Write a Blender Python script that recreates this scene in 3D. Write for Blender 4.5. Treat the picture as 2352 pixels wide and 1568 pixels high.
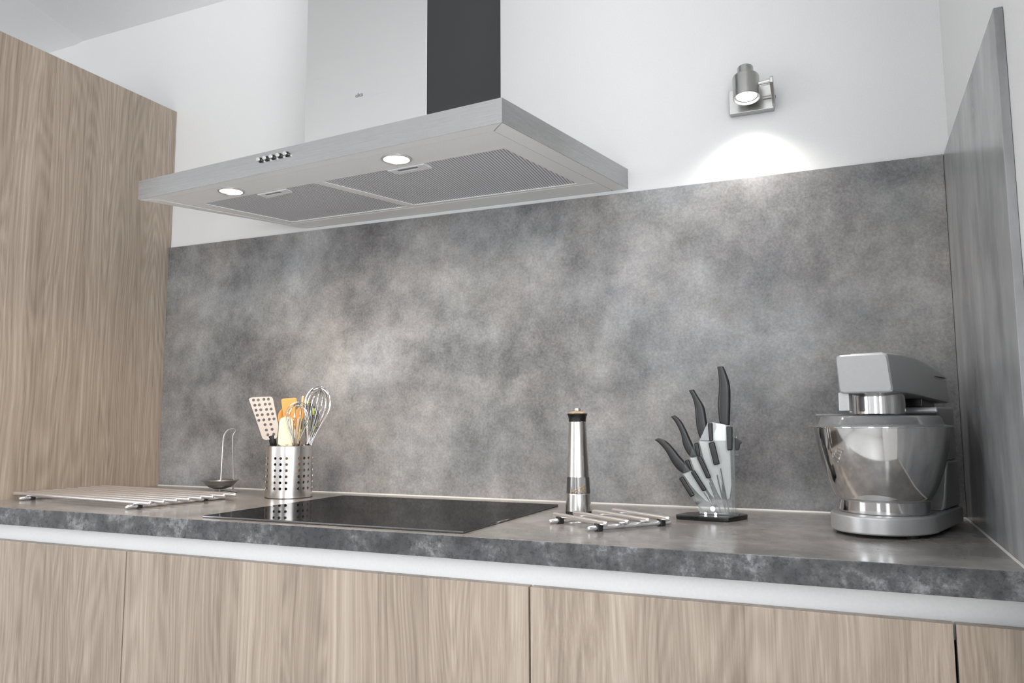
import bpy, bmesh, math, random
from mathutils import Vector, Matrix
random.seed(7)
S = bpy.context.scene
for o in list(bpy.data.objects): bpy.data.objects.remove(o, do_unlink=True)
COL = S.collection
PI = math.pi
Z0 = 0.90            # worktop surface above the floor; all heights below are given above the worktop

# ---------------------------------------------------------------- camera
cam_d = bpy.data.cameras.new('camera'); cam = bpy.data.objects.new('camera', cam_d); COL.objects.link(cam)
yaw, pit, rol = 0.4184, 0.1105, -0.0019
fw = Vector((-math.sin(yaw)*math.cos(pit), math.cos(yaw)*math.cos(pit), math.sin(pit)))
rt = fw.cross(Vector((0, 0, 1))).normalized(); up = rt.cross(fw)
r2 = rt*math.cos(rol)+up*math.sin(rol); u2 = -rt*math.sin(rol)+up*math.cos(rol)
M = Matrix((r2, u2, -fw)).transposed().to_4x4(); M.translation = Vector((-0.1959, -1.8144, 0.1888+Z0))
cam.matrix_world = M
cam_d.sensor_fit = 'HORIZONTAL'; cam_d.sensor_width = 36.0; cam_d.lens = 36.0*1822.4954/2352
cam_d.shift_x = 33.695/2352; cam_d.shift_y = -17.0089/2352
cam_d.clip_start = 0.02
S.camera = cam

# ---------------------------------------------------------------- daylight
S.view_settings.view_transform = 'Standard'; S.view_settings.look = 'None'
S.view_settings.gamma = 1.0; S.view_settings.exposure = -0.05
S.view_settings.use_curve_mapping = False
S.cycles.sample_clamp_indirect = 3.0; S.cycles.caustics_reflective = False; S.cycles.caustics_refractive = False; S.cycles.blur_glossy = 1.0
W = bpy.data.worlds.new('world'); S.world = W; W.use_nodes = True
bg = W.node_tree.nodes['Background']; bg.inputs[0].default_value = (0.93, 0.965, 1.0, 1); bg.inputs[1].default_value = 8.4

ROOM = dict(x0=-4.6, x1=0.0115, y0=-4.6, y1=0.010, zc=2.41)
# daylight openings, the right one added to light the tall cabinet: (wall, a0, a1, z0, z1)
WINS = [('rear', -1.7, -1.0, 0.9, 2.1), ('left', -4.1, -2.4, 0.9, 2.1), ('right', -3.7, -1.15, 0.9, 2.3)]
def area(name, loc, rot, sx, sy, portal=True):
    l = bpy.data.lights.new(name, 'AREA'); l.shape = 'RECTANGLE'; l.size = sx; l.size_y = sy
    o = bpy.data.objects.new(name, l); COL.objects.link(o); o.location = loc; o.rotation_euler = rot
    l.cycles.is_portal = portal
    return o
for i, (wl, a0, a1, z0, z1) in enumerate(WINS):
    if wl == 'rear': area('window_portal', ((a0+a1)/2, ROOM['y0']-0.11, (z0+z1)/2), (PI/2, 0, 0), a1-a0, z1-z0)
    elif wl == 'right': area('window_portal', (ROOM['x1']+0.11, (a0+a1)/2, (z0+z1)/2), (PI/2, 0, PI/2), a1-a0, z1-z0)  # portal of the added right-hand opening
    else: area('window_portal', (ROOM['x0']-0.11, (a0+a1)/2, (z0+z1)/2), (PI/2, 0, -PI/2), a1-a0, z1-z0)

# ---------------------------------------------------------------- helpers: materials
def new_mat(name):
    m = bpy.data.materials.new(name); m.use_nodes = True
    return m, m.node_tree, m.node_tree.nodes['Principled BSDF']
def N(t, typ, **kw):
    n = t.nodes.new(typ)
    for k, v in kw.items():
        if k in n.inputs: n.inputs[k].default_value = v
        else: setattr(n, k, v)
    return n
def L(t, a, b): t.links.new(a, b)
def plain(name, col, rough=0.5, metal=0.0, bump=0.0, bscale=200, **kw):
    m, t, b = new_mat(name)
    tc = N(t, 'ShaderNodeTexCoord'); no = N(t, 'ShaderNodeTexNoise', Scale=bscale, Detail=4.0); L(t, tc.outputs['Object'], no.inputs['Vector'])
    mx = N(t, 'ShaderNodeMix', data_type='RGBA'); mx.inputs[6].default_value = (*[c*0.94 for c in col], 1); mx.inputs[7].default_value = (*[min(1, c*1.05) for c in col], 1)
    L(t, no.outputs['Fac'], mx.inputs[0]); L(t, mx.outputs[2], b.inputs['Base Color'])
    b.inputs['Roughness'].default_value = rough; b.inputs['Metallic'].default_value = metal
    for k, v in kw.items(): b.inputs[k].default_value = v
    if bump:
        bp = N(t, 'ShaderNodeBump', Strength=bump, Distance=0.001); L(t, no.outputs['Fac'], bp.inputs['Height']); L(t, bp.outputs[0], b.inputs['Normal'])
    return m
def ramp(t, stops, interp='LINEAR'):
    r = N(t, 'ShaderNodeValToRGB'); e = r.color_ramp; e.interpolation = interp
    while len(e.elements) > 1: e.elements.remove(e.elements[-1])
    e.elements[0].position = stops[0][0]; e.elements[0].color = (*stops[0][1], 1)
    for p, c in stops[1:]:
        x = e.elements.new(p); x.color = (*c, 1)
    return r
def brushed(name, col, rough, sc=(3, 3, 400), strength=0.08, var=0.08, aniso=0.0):
    m, t, b = new_mat(name)
    tc = N(t, 'ShaderNodeTexCoord'); mp = N(t, 'ShaderNodeMapping'); mp.inputs['Scale'].default_value = sc
    L(t, tc.outputs['Object'], mp.inputs['Vector'])
    no = N(t, 'ShaderNodeTexNoise', Scale=1.0, Detail=3.0); L(t, mp.outputs[0], no.inputs['Vector'])
    mr = N(t, 'ShaderNodeMapRange'); mr.inputs[1].default_value = .25; mr.inputs[2].default_value = .75
    mr.inputs[3].default_value = rough-var; mr.inputs[4].default_value = rough+var
    L(t, no.outputs['Fac'], mr.inputs[0]); L(t, mr.outputs[0], b.inputs['Roughness'])
    bp = N(t, 'ShaderNodeBump', Strength=strength, Distance=0.0006); L(t, no.outputs['Fac'], bp.inputs['Height']); L(t, bp.outputs[0], b.inputs['Normal'])
    b.inputs['Base Color'].default_value = (*col, 1); b.inputs['Metallic'].default_value = 1.0
    if aniso: b.inputs['Anisotropic'].default_value = aniso
    return m
def slate(name, stops, cloud=2.6, rough=0.33, off=(0, 0, 0), tint=0.5, fine=0.5, stretch=(1, 1, 1), grit=0.72, relief=0.05):
    m, t, b = new_mat(name)
    tc = N(t, 'ShaderNodeTexCoord'); mp = N(t, 'ShaderNodeMapping'); mp.inputs['Location'].default_value = off; mp.inputs['Scale'].default_value = stretch
    L(t, tc.outputs['Object'], mp.inputs['Vector'])
    n1 = N(t, 'ShaderNodeTexNoise', Scale=cloud, Detail=9.0, Roughness=0.62, Distortion=0.25); L(t, mp.outputs[0], n1.inputs['Vector'])
    n2 = N(t, 'ShaderNodeTexNoise', Scale=cloud*4.5, Detail=8.0, Roughness=grit); L(t, mp.outputs[0], n2.inputs['Vector'])
    n3 = N(t, 'ShaderNodeTexNoise', Scale=160.0, Detail=4.0, Roughness=0.75); L(t, mp.outputs[0], n3.inputs['Vector'])
    a = N(t, 'ShaderNodeMath', operation='MULTIPLY_ADD'); a.inputs[1].default_value = 0.62; L(t, n2.outputs['Fac'], a.inputs[0]); L(t, n1.outputs['Fac'], a.inputs[2])
    c = N(t, 'ShaderNodeMath', operation='MULTIPLY_ADD'); c.inputs[1].default_value = fine*0.30; L(t, n3.outputs['Fac'], c.inputs[0]); L(t, a.outputs[0], c.inputs[2])
    d = N(t, 'ShaderNodeMath', operation='SUBTRACT'); d.inputs[1].default_value = 0.31+fine*0.15; L(t, c.outputs[0], d.inputs[0])
    r0 = ramp(t, stops); L(t, d.outputs[0], r0.inputs[0])
    n5 = N(t, 'ShaderNodeTexNoise', Scale=cloud*1.3, Detail=4.0, Roughness=0.6); mp5 = N(t, 'ShaderNodeMapping'); mp5.inputs['Location'].default_value = (2.3, 4.7, 8.1); L(t, mp.outputs[0], mp5.inputs['Vector']); L(t, mp5.outputs[0], n5.inputs['Vector'])
    m5 = N(t, 'ShaderNodeMapRange'); m5.inputs[1].default_value = .45; m5.inputs[2].default_value = .65; L(t, n5.outputs['Fac'], m5.inputs[0])
    r = N(t, 'ShaderNodeMix', data_type='RGBA', blend_type='MULTIPLY'); r.inputs[7].default_value = (0.96, 0.985, 1.03, 1); L(t, m5.outputs[0], r.inputs[0]); L(t, r0.outputs[0], r.inputs[6])
    n4 = N(t, 'ShaderNodeTexNoise', Scale=cloud*0.9, Detail=5.0, Roughness=0.6); mp2 = N(t, 'ShaderNodeMapping'); mp2.inputs['Location'].default_value = (7.3, 1.7, 3.1); L(t, mp.outputs[0], mp2.inputs['Vector']); L(t, mp2.outputs[0], n4.inputs['Vector'])
    mr = N(t, 'ShaderNodeMapRange'); mr.inputs[1].default_value = .45; mr.inputs[2].default_value = .68; mr.inputs[3].default_value = 0; mr.inputs[4].default_value = tint
    L(t, n4.outputs['Fac'], mr.inputs[0])
    mx = N(t, 'ShaderNodeMix', data_type='RGBA', blend_type='MULTIPLY'); mx.inputs[7].default_value = (1.12, 0.96, 0.87, 1)
    L(t, mr.outputs[0], mx.inputs[0]); L(t, r.outputs[2], mx.inputs[6]); L(t, mx.outputs[2], b.inputs['Base Color'])
    rr = N(t, 'ShaderNodeMapRange'); rr.inputs[1].default_value = .3; rr.inputs[2].default_value = .7; rr.inputs[3].default_value = rough-(0.05 if relief else 0.0); rr.inputs[4].default_value = rough+(0.07 if relief else 0.0)
    L(t, n2.outputs['Fac'], rr.inputs[0]); L(t, rr.outputs[0], b.inputs['Roughness'])
    bp = N(t, 'ShaderNodeBump', Strength=relief, Distance=0.0008); L(t, n3.outputs['Fac'], bp.inputs['Height']); L(t, bp.outputs[0], b.inputs['Normal'])
    return m
def wood(name, dark, mid, light, off=(0, 0, 0), rough=0.42):
    """upright laminate grain: fine streaks, broad tone bands and a few arched figures"""
    m, t, b = new_mat(name)
    tc = N(t, 'ShaderNodeTexCoord'); mp0 = N(t, 'ShaderNodeMapping'); mp0.inputs['Location'].default_value = off; L(t, tc.outputs['Object'], mp0.inputs['Vector'])
    sx = N(t, 'ShaderNodeSeparateXYZ'); L(t, mp0.outputs[0], sx.inputs[0])
    def mth(op, a, b=None, c=None):
        n = N(t, 'ShaderNodeMath', operation=op)
        for k, v in enumerate((a, b, c)):
            if v is None: continue
            if isinstance(v, (int, float)): n.inputs[k].default_value = v
            else: L(t, v, n.inputs[k])
        return n.outputs[0]
    idx = mth('FLOOR', mth('DIVIDE', mth('ADD', sx.outputs[0], sx.outputs[1]), 0.104))
    wn_ = N(t, 'ShaderNodeTexWhiteNoise', noise_dimensions='1D'); L(t, idx, wn_.inputs['W'])
    plank = wn_.outputs['Value']
    cz = N(t, 'ShaderNodeCombineXYZ'); L(t, mth('MULTIPLY', plank, 9.0), cz.inputs[2])
    sh = N(t, 'ShaderNodeVectorMath', operation='ADD'); L(t, mp0.outputs[0], sh.inputs[0]); L(t, cz.outputs[0], sh.inputs[1])
    wv = N(t, 'ShaderNodeTexNoise', Scale=2.0, Detail=2.0); L(t, sh.outputs[0], wv.inputs['Vector'])
    add = N(t, 'ShaderNodeVectorMath', operation='MULTIPLY_ADD'); add.inputs[1].default_value = (0.04, 0.04, 0.0); L(t, wv.outputs['Color'], add.inputs[0]); L(t, sh.outputs[0], add.inputs[2])
    def nz(sc, det, rgh):
        mp = N(t, 'ShaderNodeMapping'); mp.inputs['Scale'].default_value = sc; L(t, add.outputs[0], mp.inputs['Vector'])
        n = N(t, 'ShaderNodeTexNoise', Scale=1.0, Detail=det, Roughness=rgh); L(t, mp.outputs[0], n.inputs['Vector']); return n
    fine = nz((280, 280, 1.5), 5.0, 0.7); mid_n = nz((120, 120, 0.35), 4.0, 0.62); broad = nz((16, 16, 0.2), 2.0, 0.5)
    # ring figure: contour lines of a stretched noise
    fig = nz((9.0, 9.0, 0.9), 1.0, 0.4)
    fm = N(t, 'ShaderNodeMath', operation='MULTIPLY'); fm.inputs[1].default_value = 150.0; L(t, fig.outputs['Fac'], fm.inputs[0])
    fs = N(t, 'ShaderNodeMath', operation='SINE'); L(t, fm.outputs[0], fs.inputs[0])
    def mad(x, k, y=None, c=0.0):
        n = N(t, 'ShaderNodeMath', operation='MULTIPLY_ADD'); L(t, x, n.inputs[0]); n.inputs[1].default_value = k
        if y is not None: L(t, y, n.inputs[2])
        else: n.inputs[2].default_value = c
        return n.outputs[0]
    v = mad(fine.outputs['Fac'], 0.62, None, -0.325); v = mad(plank, 0.13, v)
    v = mad(mid_n.outputs['Fac'], 0.45, v); v = mad(broad.outputs['Fac'], 0.40, v); v = mad(fs.outputs[0], 0.05, v)
    r = ramp(t, [(0.22, dark), (0.50, mid), (0.80, light)]); L(t, v, r.inputs[0]); L(t, r.outputs[0], b.inputs['Base Color'])
    b.inputs['Roughness'].default_value = rough
    bp = N(t, 'ShaderNodeBump', Strength=0.12, Distance=0.0006); L(t, fine.outputs['Fac'], bp.inputs['Height']); L(t, bp.outputs[0], b.inputs['Normal'])
    return m
def glow(name, col, s):
    m, t, b = new_mat(name); b.inputs['Base Color'].default_value = (*col, 1); b.inputs['Emission Color'].default_value = (*col, 1); b.inputs['Emission Strength'].default_value = s
    b.inputs['Roughness'].default_value = 0.2
    return m
def clear(name, col=(1, 1, 1), ior=1.45, rough=0.02, haze=0.0):
    """thin clear plastic: lets light straight through, mirrors it by Fresnel, with an optional milky share"""
    m, t, b = new_mat(name); t.nodes.remove(b); out = t.nodes['Material Output']
    tr = N(t, 'ShaderNodeBsdfTransparent'); tr.inputs[0].default_value = (*col, 1); g = N(t, 'ShaderNodeBsdfGlossy', Roughness=rough)
    fr = N(t, 'ShaderNodeFresnel', IOR=ior); a = N(t, 'ShaderNodeMixShader'); L(t, fr.outputs[0], a.inputs[0]); L(t, tr.outputs[0], a.inputs[1]); L(t, g.outputs[0], a.inputs[2])
    d = N(t, 'ShaderNodeBsdfTranslucent'); d.inputs[0].default_value = (.9, .9, .9, 1); df = N(t, 'ShaderNodeBsdfDiffuse'); df.inputs[0].default_value = (.9, .9, .9, 1)
    h2 = N(t, 'ShaderNodeMixShader'); h2.inputs[0].default_value = .5; L(t, d.outputs[0], h2.inputs[1]); L(t, df.outputs[0], h2.inputs[2])
    h = N(t, 'ShaderNodeMixShader'); h.inputs[0].default_value = haze; L(t, a.outputs[0], h.inputs[1]); L(t, h2.outputs[0], h.inputs[2]); L(t, h.outputs[0], out.inputs[0])
    return m
def meshy(name):
    """pressed aluminium grease-filter mesh: fine grid of bright ridges over dark gaps"""
    m, t, b = new_mat(name)
    tc = N(t, 'ShaderNodeTexCoord'); mp = N(t, 'ShaderNodeMapping'); mp.inputs['Rotation'].default_value = (0, 0, math.radians(-4)); L(t, tc.outputs['Object'], mp.inputs['Vector'])
    w1 = N(t, 'ShaderNodeTexWave', wave_type='BANDS', bands_direction='X', Scale=48.0, Distortion=0.0); L(t, mp.outputs[0], w1.inputs['Vector'])
    w2 = N(t, 'ShaderNodeTexWave', wave_type='BANDS', bands_direction='Y', Scale=60.0, Distortion=0.0); L(t, mp.outputs[0], w2.inputs['Vector'])
    a = N(t, 'ShaderNodeMath', operation='MULTIPLY_ADD'); a.inputs[1].default_value = 0.45; L(t, w2.outputs['Fac'], a.inputs[0]); L(t, w1.outputs['Fac'], a.inputs[2])
    r = ramp(t, [(0.15, (0.11, 0.11, 0.13)), (0.80, (0.92, 0.92, 0.96))]); L(t, a.outputs[0], r.inputs[0]); L(t, r.outputs[0], b.inputs['Base Color'])
    b.inputs['Metallic'].default_value = 0.25; b.inputs['Roughness'].default_value = 0.42
    bp = N(t, 'ShaderNodeBump', Strength=0.6, Distance=0.002); L(t, a.outputs[0], bp.inputs['Height']); L(t, bp.outputs[0], b.inputs['Normal'])
    return m

MT = {}
MT['wall'] = plain('wall_paint', (0.755, 0.75, 0.745), 0.75, bump=0.05, bscale=300)
MT['ceil'] = plain('ceiling_paint', (0.92, 0.92, 0.92), 0.8, bump=0.05, bscale=300)
MT['floor'] = plain('floor_tile', (0.58, 0.57, 0.55), 0.4)
SP = [(0.20, (0.10, 0.101, 0.104)), (0.40, (0.220, 0.220, 0.223)), (0.56, (0.33, 0.329, 0.33)), (0.80, (0.52, 0.52, 0.52))]
SL = [(0.18, (0.036, 0.037, 0.039)), (0.36, (0.125, 0.124, 0.125)), (0.54, (0.245, 0.241, 0.238)), (0.84, (0.49, 0.48, 0.475))]
MT['slate'] = slate('slate_laminate_wall', SL, 2.6, 0.36, fine=1.5)
MT['slate_side'] = slate('slate_laminate_side', SP, 2.6, 0.24, off=(3.1, 0.4, 1.2), stretch=(1, 1, 0.4), tint=0.0, fine=0.08, grit=0.55, relief=0.0)
ST = [(0.20, (0.145, 0.138, 0.132)), (0.42, (0.235, 0.223, 0.213)), (0.58, (0.31, 0.293, 0.279)), (0.82, (0.42, 0.40, 0.385))]
MT['slate_top'] = slate('slate_laminate_top', ST, 4.0, 0.19, off=(1.3, 5.2, 0.6), tint=0.45, fine=0.08, grit=0.55, relief=0.0)
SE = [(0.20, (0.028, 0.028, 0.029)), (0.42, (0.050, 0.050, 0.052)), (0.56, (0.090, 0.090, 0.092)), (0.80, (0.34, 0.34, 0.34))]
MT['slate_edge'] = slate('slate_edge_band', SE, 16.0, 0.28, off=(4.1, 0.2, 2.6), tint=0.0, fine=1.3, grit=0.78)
MT['wood'] = wood('taupe_wood_laminate', (0.20, 0.155, 0.118), (0.36, 0.290, 0.230), (0.52, 0.445, 0.375))
MT['wood_tall'] = wood('taupe_wood_laminate_tall', (0.20, 0.155, 0.118), (0.36, 0.290, 0.230), (0.52, 0.445, 0.375), off=(0.4, 2.3, 5.1))
MT['white'] = plain('white_lacquer', (0.88, 0.885, 0.89), 0.35)
MT['carcass'] = plain('cabinet_carcass', (0.16, 0.15, 0.14), 0.6)
MT['steel_h'] = brushed('brushed_steel_hood', (0.66, 0.66, 0.66), 0.32, (6, 6, 1500), 0.03, 0.05)
MT['steel_k'] = brushed('brushed_steel_canopy', (0.42, 0.42, 0.42), 0.28, (8, 8, 2600), 0.02, 0.04)
MT['steel_d'] = brushed('shade_toned_steel_duct_side', (0.085, 0.085, 0.087), 0.38, (6, 6, 1500), 0.03, 0.05)  # darkened copy of the hood steel: shade on the duct side as colour
MT['steel_u'] = plain('pale_satin_underside', (0.93, 0.93, 0.93), 0.42, 0.0)
MT['steel_v'] = brushed('brushed_steel_upright', (0.66, 0.645, 0.62), 0.22, (500, 500, 4), 0.05)
MT['steel_c'] = brushed('satin_steel_cup', (0.70, 0.67, 0.65), 0.24, (4, 4, 900), 0.012, 0.03)
MT['steel_b'] = plain('brown_reflection_steel_blade', (0.30, 0.25, 0.21), 0.38, 0.85)  # brown reflection on the plain steel blade, put into its base colour
MT['chrome'] = plain('polished_steel', (0.78, 0.77, 0.76), 0.06, 1.0)
MT['bowl'] = plain('polished_bowl_steel', (0.68, 0.675, 0.67), 0.08, 1.0)
MT['satin'] = plain('satin_nickel', (0.46, 0.455, 0.445), 0.28, 1.0)
MT['alu'] = plain('satin_aluminium', (0.88, 0.87, 0.88), 0.26, 0.92)
MT['mesh'] = meshy('filter_mesh')
MT['black'] = plain('black_plastic', (0.008, 0.008, 0.009), 0.28)
MT['handle'] = plain('black_handle_plastic', (0.020, 0.020, 0.021), 0.36)
MT['rubber'] = plain('black_rubber', (0.012, 0.012, 0.012), 0.55)
def glass_black():
    m, t, b = new_mat('black_hob_glass'); t.nodes.remove(b); out = t.nodes['Material Output']
    d = N(t, 'ShaderNodeBsdfDiffuse'); g = N(t, 'ShaderNodeBsdfGlossy', Roughness=0.03); mx = N(t, 'ShaderNodeMixShader')
    tc = N(t, 'ShaderNodeTexCoord'); n = N(t, 'ShaderNodeTexNoise', Scale=9.0, Detail=3.0); L(t, tc.outputs['Object'], n.inputs['Vector'])
    mr = N(t, 'ShaderNodeMapRange'); mr.inputs[3].default_value = .17; mr.inputs[4].default_value = .23; L(t, n.outputs['Fac'], mr.inputs[0])
    d.inputs[0].default_value = (.006, .006, .007, 1); g.inputs[0].default_value = (1, 1, 1, 1)
    L(t, mr.outputs[0], mx.inputs[0]); L(t, d.outputs[0], mx.inputs[1]); L(t, g.outputs[0], mx.inputs[2]); L(t, mx.outputs[0], out.inputs[0])
    return m
MT['gloss'] = glass_black()
MT['gloss_base'] = plain('black_acrylic', (0.008, 0.008, 0.008), 0.08)
MT['ceramic'] = plain('white_ceramic_blade', (0.86, 0.85, 0.83), 0.18)
MT['acrylic'] = clear('clear_acrylic', (0.97, 0.98, 0.98), 1.49, 0.01, 0.015)
MT['lid'] = clear('clear_lid_plastic', (0.95, 0.96, 0.97), 1.45, 0.04, 0.22)
MT['glassmill'] = clear('mill_window', (0.97, 0.97, 0.97), 1.45, 0.02, 0.05)
MT['silver'] = plain('silver_mixer_paint', (0.50, 0.50, 0.505), 0.36, 0.5)
MT['woodspoon'] = plain('orange_beech', (0.78, 0.36, 0.075), 0.5, 0, 0.2, 60)
MT['woodpale'] = plain('pale_beech', (0.78, 0.54, 0.28), 0.5, 0, 0.2, 60)
MT['cream'] = plain('cream_silicone', (0.95, 0.84, 0.58), 0.5)
MT['pepper'] = plain('white_peppercorn', (0.80, 0.60, 0.36), 0.6)
MT['brass'] = plain('tan_cap', (0.50, 0.37, 0.25), 0.35, 0.3)
MT['latch'] = plain('pale_latch_plastic', (0.86, 0.86, 0.89), 0.4)
MT['seal'] = plain('silicone_sealant', (0.62, 0.61, 0.58), 0.35)
MT['ink'] = plain('logo_ink', (0.22, 0.22, 0.22), 0.5)
MT['dark'] = plain('dark_gap', (0.03, 0.03, 0.03), 0.6)
MT['glow_hood'] = glow('hood_lamp_lens', (1.0, 0.97, 0.92), 6.0)
MT['glow_spot'] = glow('spot_lamp_lens', (1.0, 0.98, 0.95), 8.0)
def spotted():
    m, t, b = new_mat('black_green_spotted'); tc = N(t, 'ShaderNodeTexCoord')
    v = N(t, 'ShaderNodeTexNoise', Scale=75.0, Detail=1.0); L(t, tc.outputs['Object'], v.inputs['Vector'])
    r = ramp(t, [(0.0, (0.015, 0.015, 0.015)), (0.575, (0.52, 0.60, 0.03))], 'CONSTANT'); L(t, v.outputs['Fac'], r.inputs[0]); L(t, r.outputs[0], b.inputs['Base Color'])
    b.inputs['Roughness'].default_value = 0.4
    return m
MT['spotted'] = spotted()

# ---------------------------------------------------------------- helpers: meshes
def box(bm, x0, x1, y0, y1, z0, z1):
    v = [bm.verts.new(p) for p in ((x0,y0,z0),(x1,y0,z0),(x1,y1,z0),(x0,y1,z0),(x0,y0,z1),(x1,y0,z1),(x1,y1,z1),(x0,y1,z1))]
    for f in ((3,2,1,0),(4,5,6,7),(0,1,5,4),(1,2,6,5),(2,3,7,6),(3,0,4,7)): bm.faces.new([v[i] for i in f])
    return v
def prism(bm, poly, a0, a1, axes='xyz'):
    """polygon in the first two axes, extruded along the third"""
    ix = ['xyz'.index(c) for c in axes]
    def P(u, v, w):
        p = [0, 0, 0]; p[ix[0]] = u; p[ix[1]] = v; p[ix[2]] = w; return p
    A = [bm.verts.new(P(u, v, a0)) for u, v in poly]; B = [bm.verts.new(P(u, v, a1)) for u, v in poly]
    n = len(poly); bm.faces.new(A[::-1]); bm.faces.new(B)
    for i in range(n): bm.faces.new((A[i], A[(i+1) % n], B[(i+1) % n], B[i]))
def lathe(bm, prof, seg=40, c=(0, 0), closed=False, mat=None):
    rings = []
    for r, z in prof:
        if r < 1e-6: rings.append([bm.verts.new((c[0], c[1], z))])
        else: rings.append([bm.verts.new((c[0]+r*math.cos(2*PI*i/seg), c[1]+r*math.sin(2*PI*i/seg), z)) for i in range(seg)])
    pairs = list(zip(rings, rings[1:]))
    if closed: pairs.append((rings[-1], rings[0]))
    for a, b in pairs:
        for i in range(seg):
            j = (i+1) % seg
            q = [a[i % len(a)], a[j % len(a)], b[j % len(b)], b[i % len(b)]]
            q = [x for k, x in enumerate(q) if x not in q[:k]]
            if len(q) > 2: bm.faces.new(q)
def tube(bm, pts, rad, seg=8, closed=False, caps=True, flat=1.0):
    pts = [Vector(p) for p in pts]; n = len(pts)
    rad = rad if isinstance(rad, (list, tuple)) else [rad]*n
    rings = []; prev = None
    for i, p in enumerate(pts):
        if closed: d = pts[(i+1) % n]-pts[(i-1) % n]
        else: d = pts[min(i+1, n-1)]-pts[max(i-1, 0)]
        d.normalize()
        if prev is None:
            a = Vector((0, 0, 1)) if abs(d.z) < 0.9 else Vector((0, 1, 0))
            u = a.cross(d).normalized()
        else:
            u = prev-d*prev.dot(d); u.normalize()
        prev = u; w = d.cross(u)
        rings.append([bm.verts.new(p+u*rad[i]*math.cos(2*PI*k/seg)+w*rad[i]*flat*math.sin(2*PI*k/seg)) for k in range(seg)])
    for a, b in list(zip(rings, rings[1:]))+([(rings[-1], rings[0])] if closed else []):
        for k in range(seg): bm.faces.new((a[k], a[(k+1) % seg], b[(k+1) % seg], b[k]))
    if caps and not closed:
        bm.faces.new(rings[0][::-1]); bm.faces.new(rings[-1])
def rod_pts(p, q, r):
    """straight bar with rounded ends: points and radii"""
    p, q = Vector(p), Vector(q); d = (q-p).normalized()
    return [p, p+d*r*0.3, p+d*r, q-d*r, q-d*r*0.3, q], [r*0.45, r*0.8, r, r, r*0.8, r*0.45]
def holed_plate(bm, outline, holes, t, axes='xzy', a0=0.0, seg=12):
    ix = ['xyz'.index(c) for c in axes]
    def P(u, v, w):
        p = [0, 0, 0]; p[ix[0]] = u; p[ix[1]] = v; p[ix[2]] = w; return p
    loops = [outline]+[[(cx+r*math.cos(2*PI*k/seg), cz+r*math.sin(2*PI*k/seg)) for k in range(seg)] for cx, cz, r in holes]
    edges = []
    for lp in loops:
        vs = [bm.verts.new(P(u, v, a0)) for u, v in lp]
        edges += [bm.edges.new((vs[i], vs[(i+1) % len(vs)])) for i in range(len(vs))]
    r = bmesh.ops.triangle_fill(bm, edges=edges, use_beauty=True)
    fs = [g for g in r['geom'] if isinstance(g, bmesh.types.BMFace)]
    e = bmesh.ops.extrude_face_region(bm, geom=fs)
    mv = [g for g in e['geom'] if isinstance(g, bmesh.types.BMVert)]
    bmesh.ops.translate(bm, verts=mv, vec=P(0, 0, t))
def bevel(bm, w, seg=2, angle=0.5):
    bmesh.ops.recalc_face_normals(bm, faces=bm.faces)
    es = [e for e in bm.edges if len(e.link_faces) == 2 and e.calc_face_angle(0) > angle]
    bmesh.ops.bevel(bm, geom=es, offset=w, segments=seg, profile=0.5, affect='EDGES', clamp_overlap=True)
def obj(name, bm, mat, parent=None, loc=(0, 0, 0), rotz=0, smooth=35, wn=True):
    bmesh.ops.recalc_face_normals(bm, faces=bm.faces)
    me = bpy.data.meshes.new(name); bm.to_mesh(me); bm.free()
    if smooth:
        for p in me.polygons: p.use_smooth = True
        me.set_sharp_from_angle(angle=math.radians(smooth))
    me.materials.append(MT[mat] if isinstance(mat, str) else mat)
    o = bpy.data.objects.new(name, me); COL.objects.link(o)
    o.parent = parent; o.location = loc; o.rotation_euler = (0, 0, rotz)
    if wn: w = o.modifiers.new('face_weighted_normals', 'WEIGHTED_NORMAL'); w.keep_sharp = True; w.weight = 90
    return o
def tag(o, label, cat, group=None):
    o['label'] = label; o['category'] = cat
    if group: o['group'] = group
    return o
def thing(name, label, cat, loc=(0, 0, 0), rotz=0, group=None):
    o = bpy.data.objects.new(name, None); COL.objects.link(o); o.empty_display_size = 0.05
    o.location = loc; o.rotation_euler = (0, 0, rotz); return tag(o, label, cat, group)
def struct(name, bm, mat, parent=None, loc=(0, 0, 0)):
    o = obj(name, bm, mat, parent, loc); o['kind'] = 'structure'; return o
def B(*boxes, bev=0.0, seg=2):
    bm = bmesh.new()
    for b in boxes: box(bm, *b)
    if bev: bevel(bm, bev, seg)
    return bm

# ================================================================ the room
X0, X1, Y0, Y1, ZC = ROOM['x0'], ROOM['x1'], ROOM['y0'], ROOM['y1'], ROOM['zc']
struct('floor', B((X0-.1, X1+.1, Y0-.1, Y1+.1, -0.1, 0.0)), 'floor')
struct('wall_back', B((X0-.1, X1+.1, Y1, Y1+.1, 0, ZC+0.25)), 'wall')
def holed_wall(name, wl):
    bm = bmesh.new(); ws = sorted([w for w in WINS if w[0] == wl], key=lambda w: w[1])
    lo, hi = (X0-.1, X1) if wl == 'rear' else (Y0, Y1)
    def bx(a0, a1, z0, z1):
        if wl == 'rear': box(bm, a0, a1, Y0-.1, Y0, z0, z1)
        elif wl == 'right': box(bm, X1, X1+.1, a0, a1, z0, z1)
        else: box(bm, X0-.1, X0, a0, a1, z0, z1)
    a = lo
    for _, a0, a1, z0, z1 in ws:
        bx(a, a0, 0, ZC+.25); bx(a0, a1, 0, z0); bx(a0, a1, z1, ZC+.25); a = a1
    bx(a, hi, 0, ZC+.25); struct(name, bm, 'wall')
holed_wall('wall_rear', 'rear'); holed_wall('wall_left', 'left'); holed_wall('wall_right', 'right')
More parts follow.
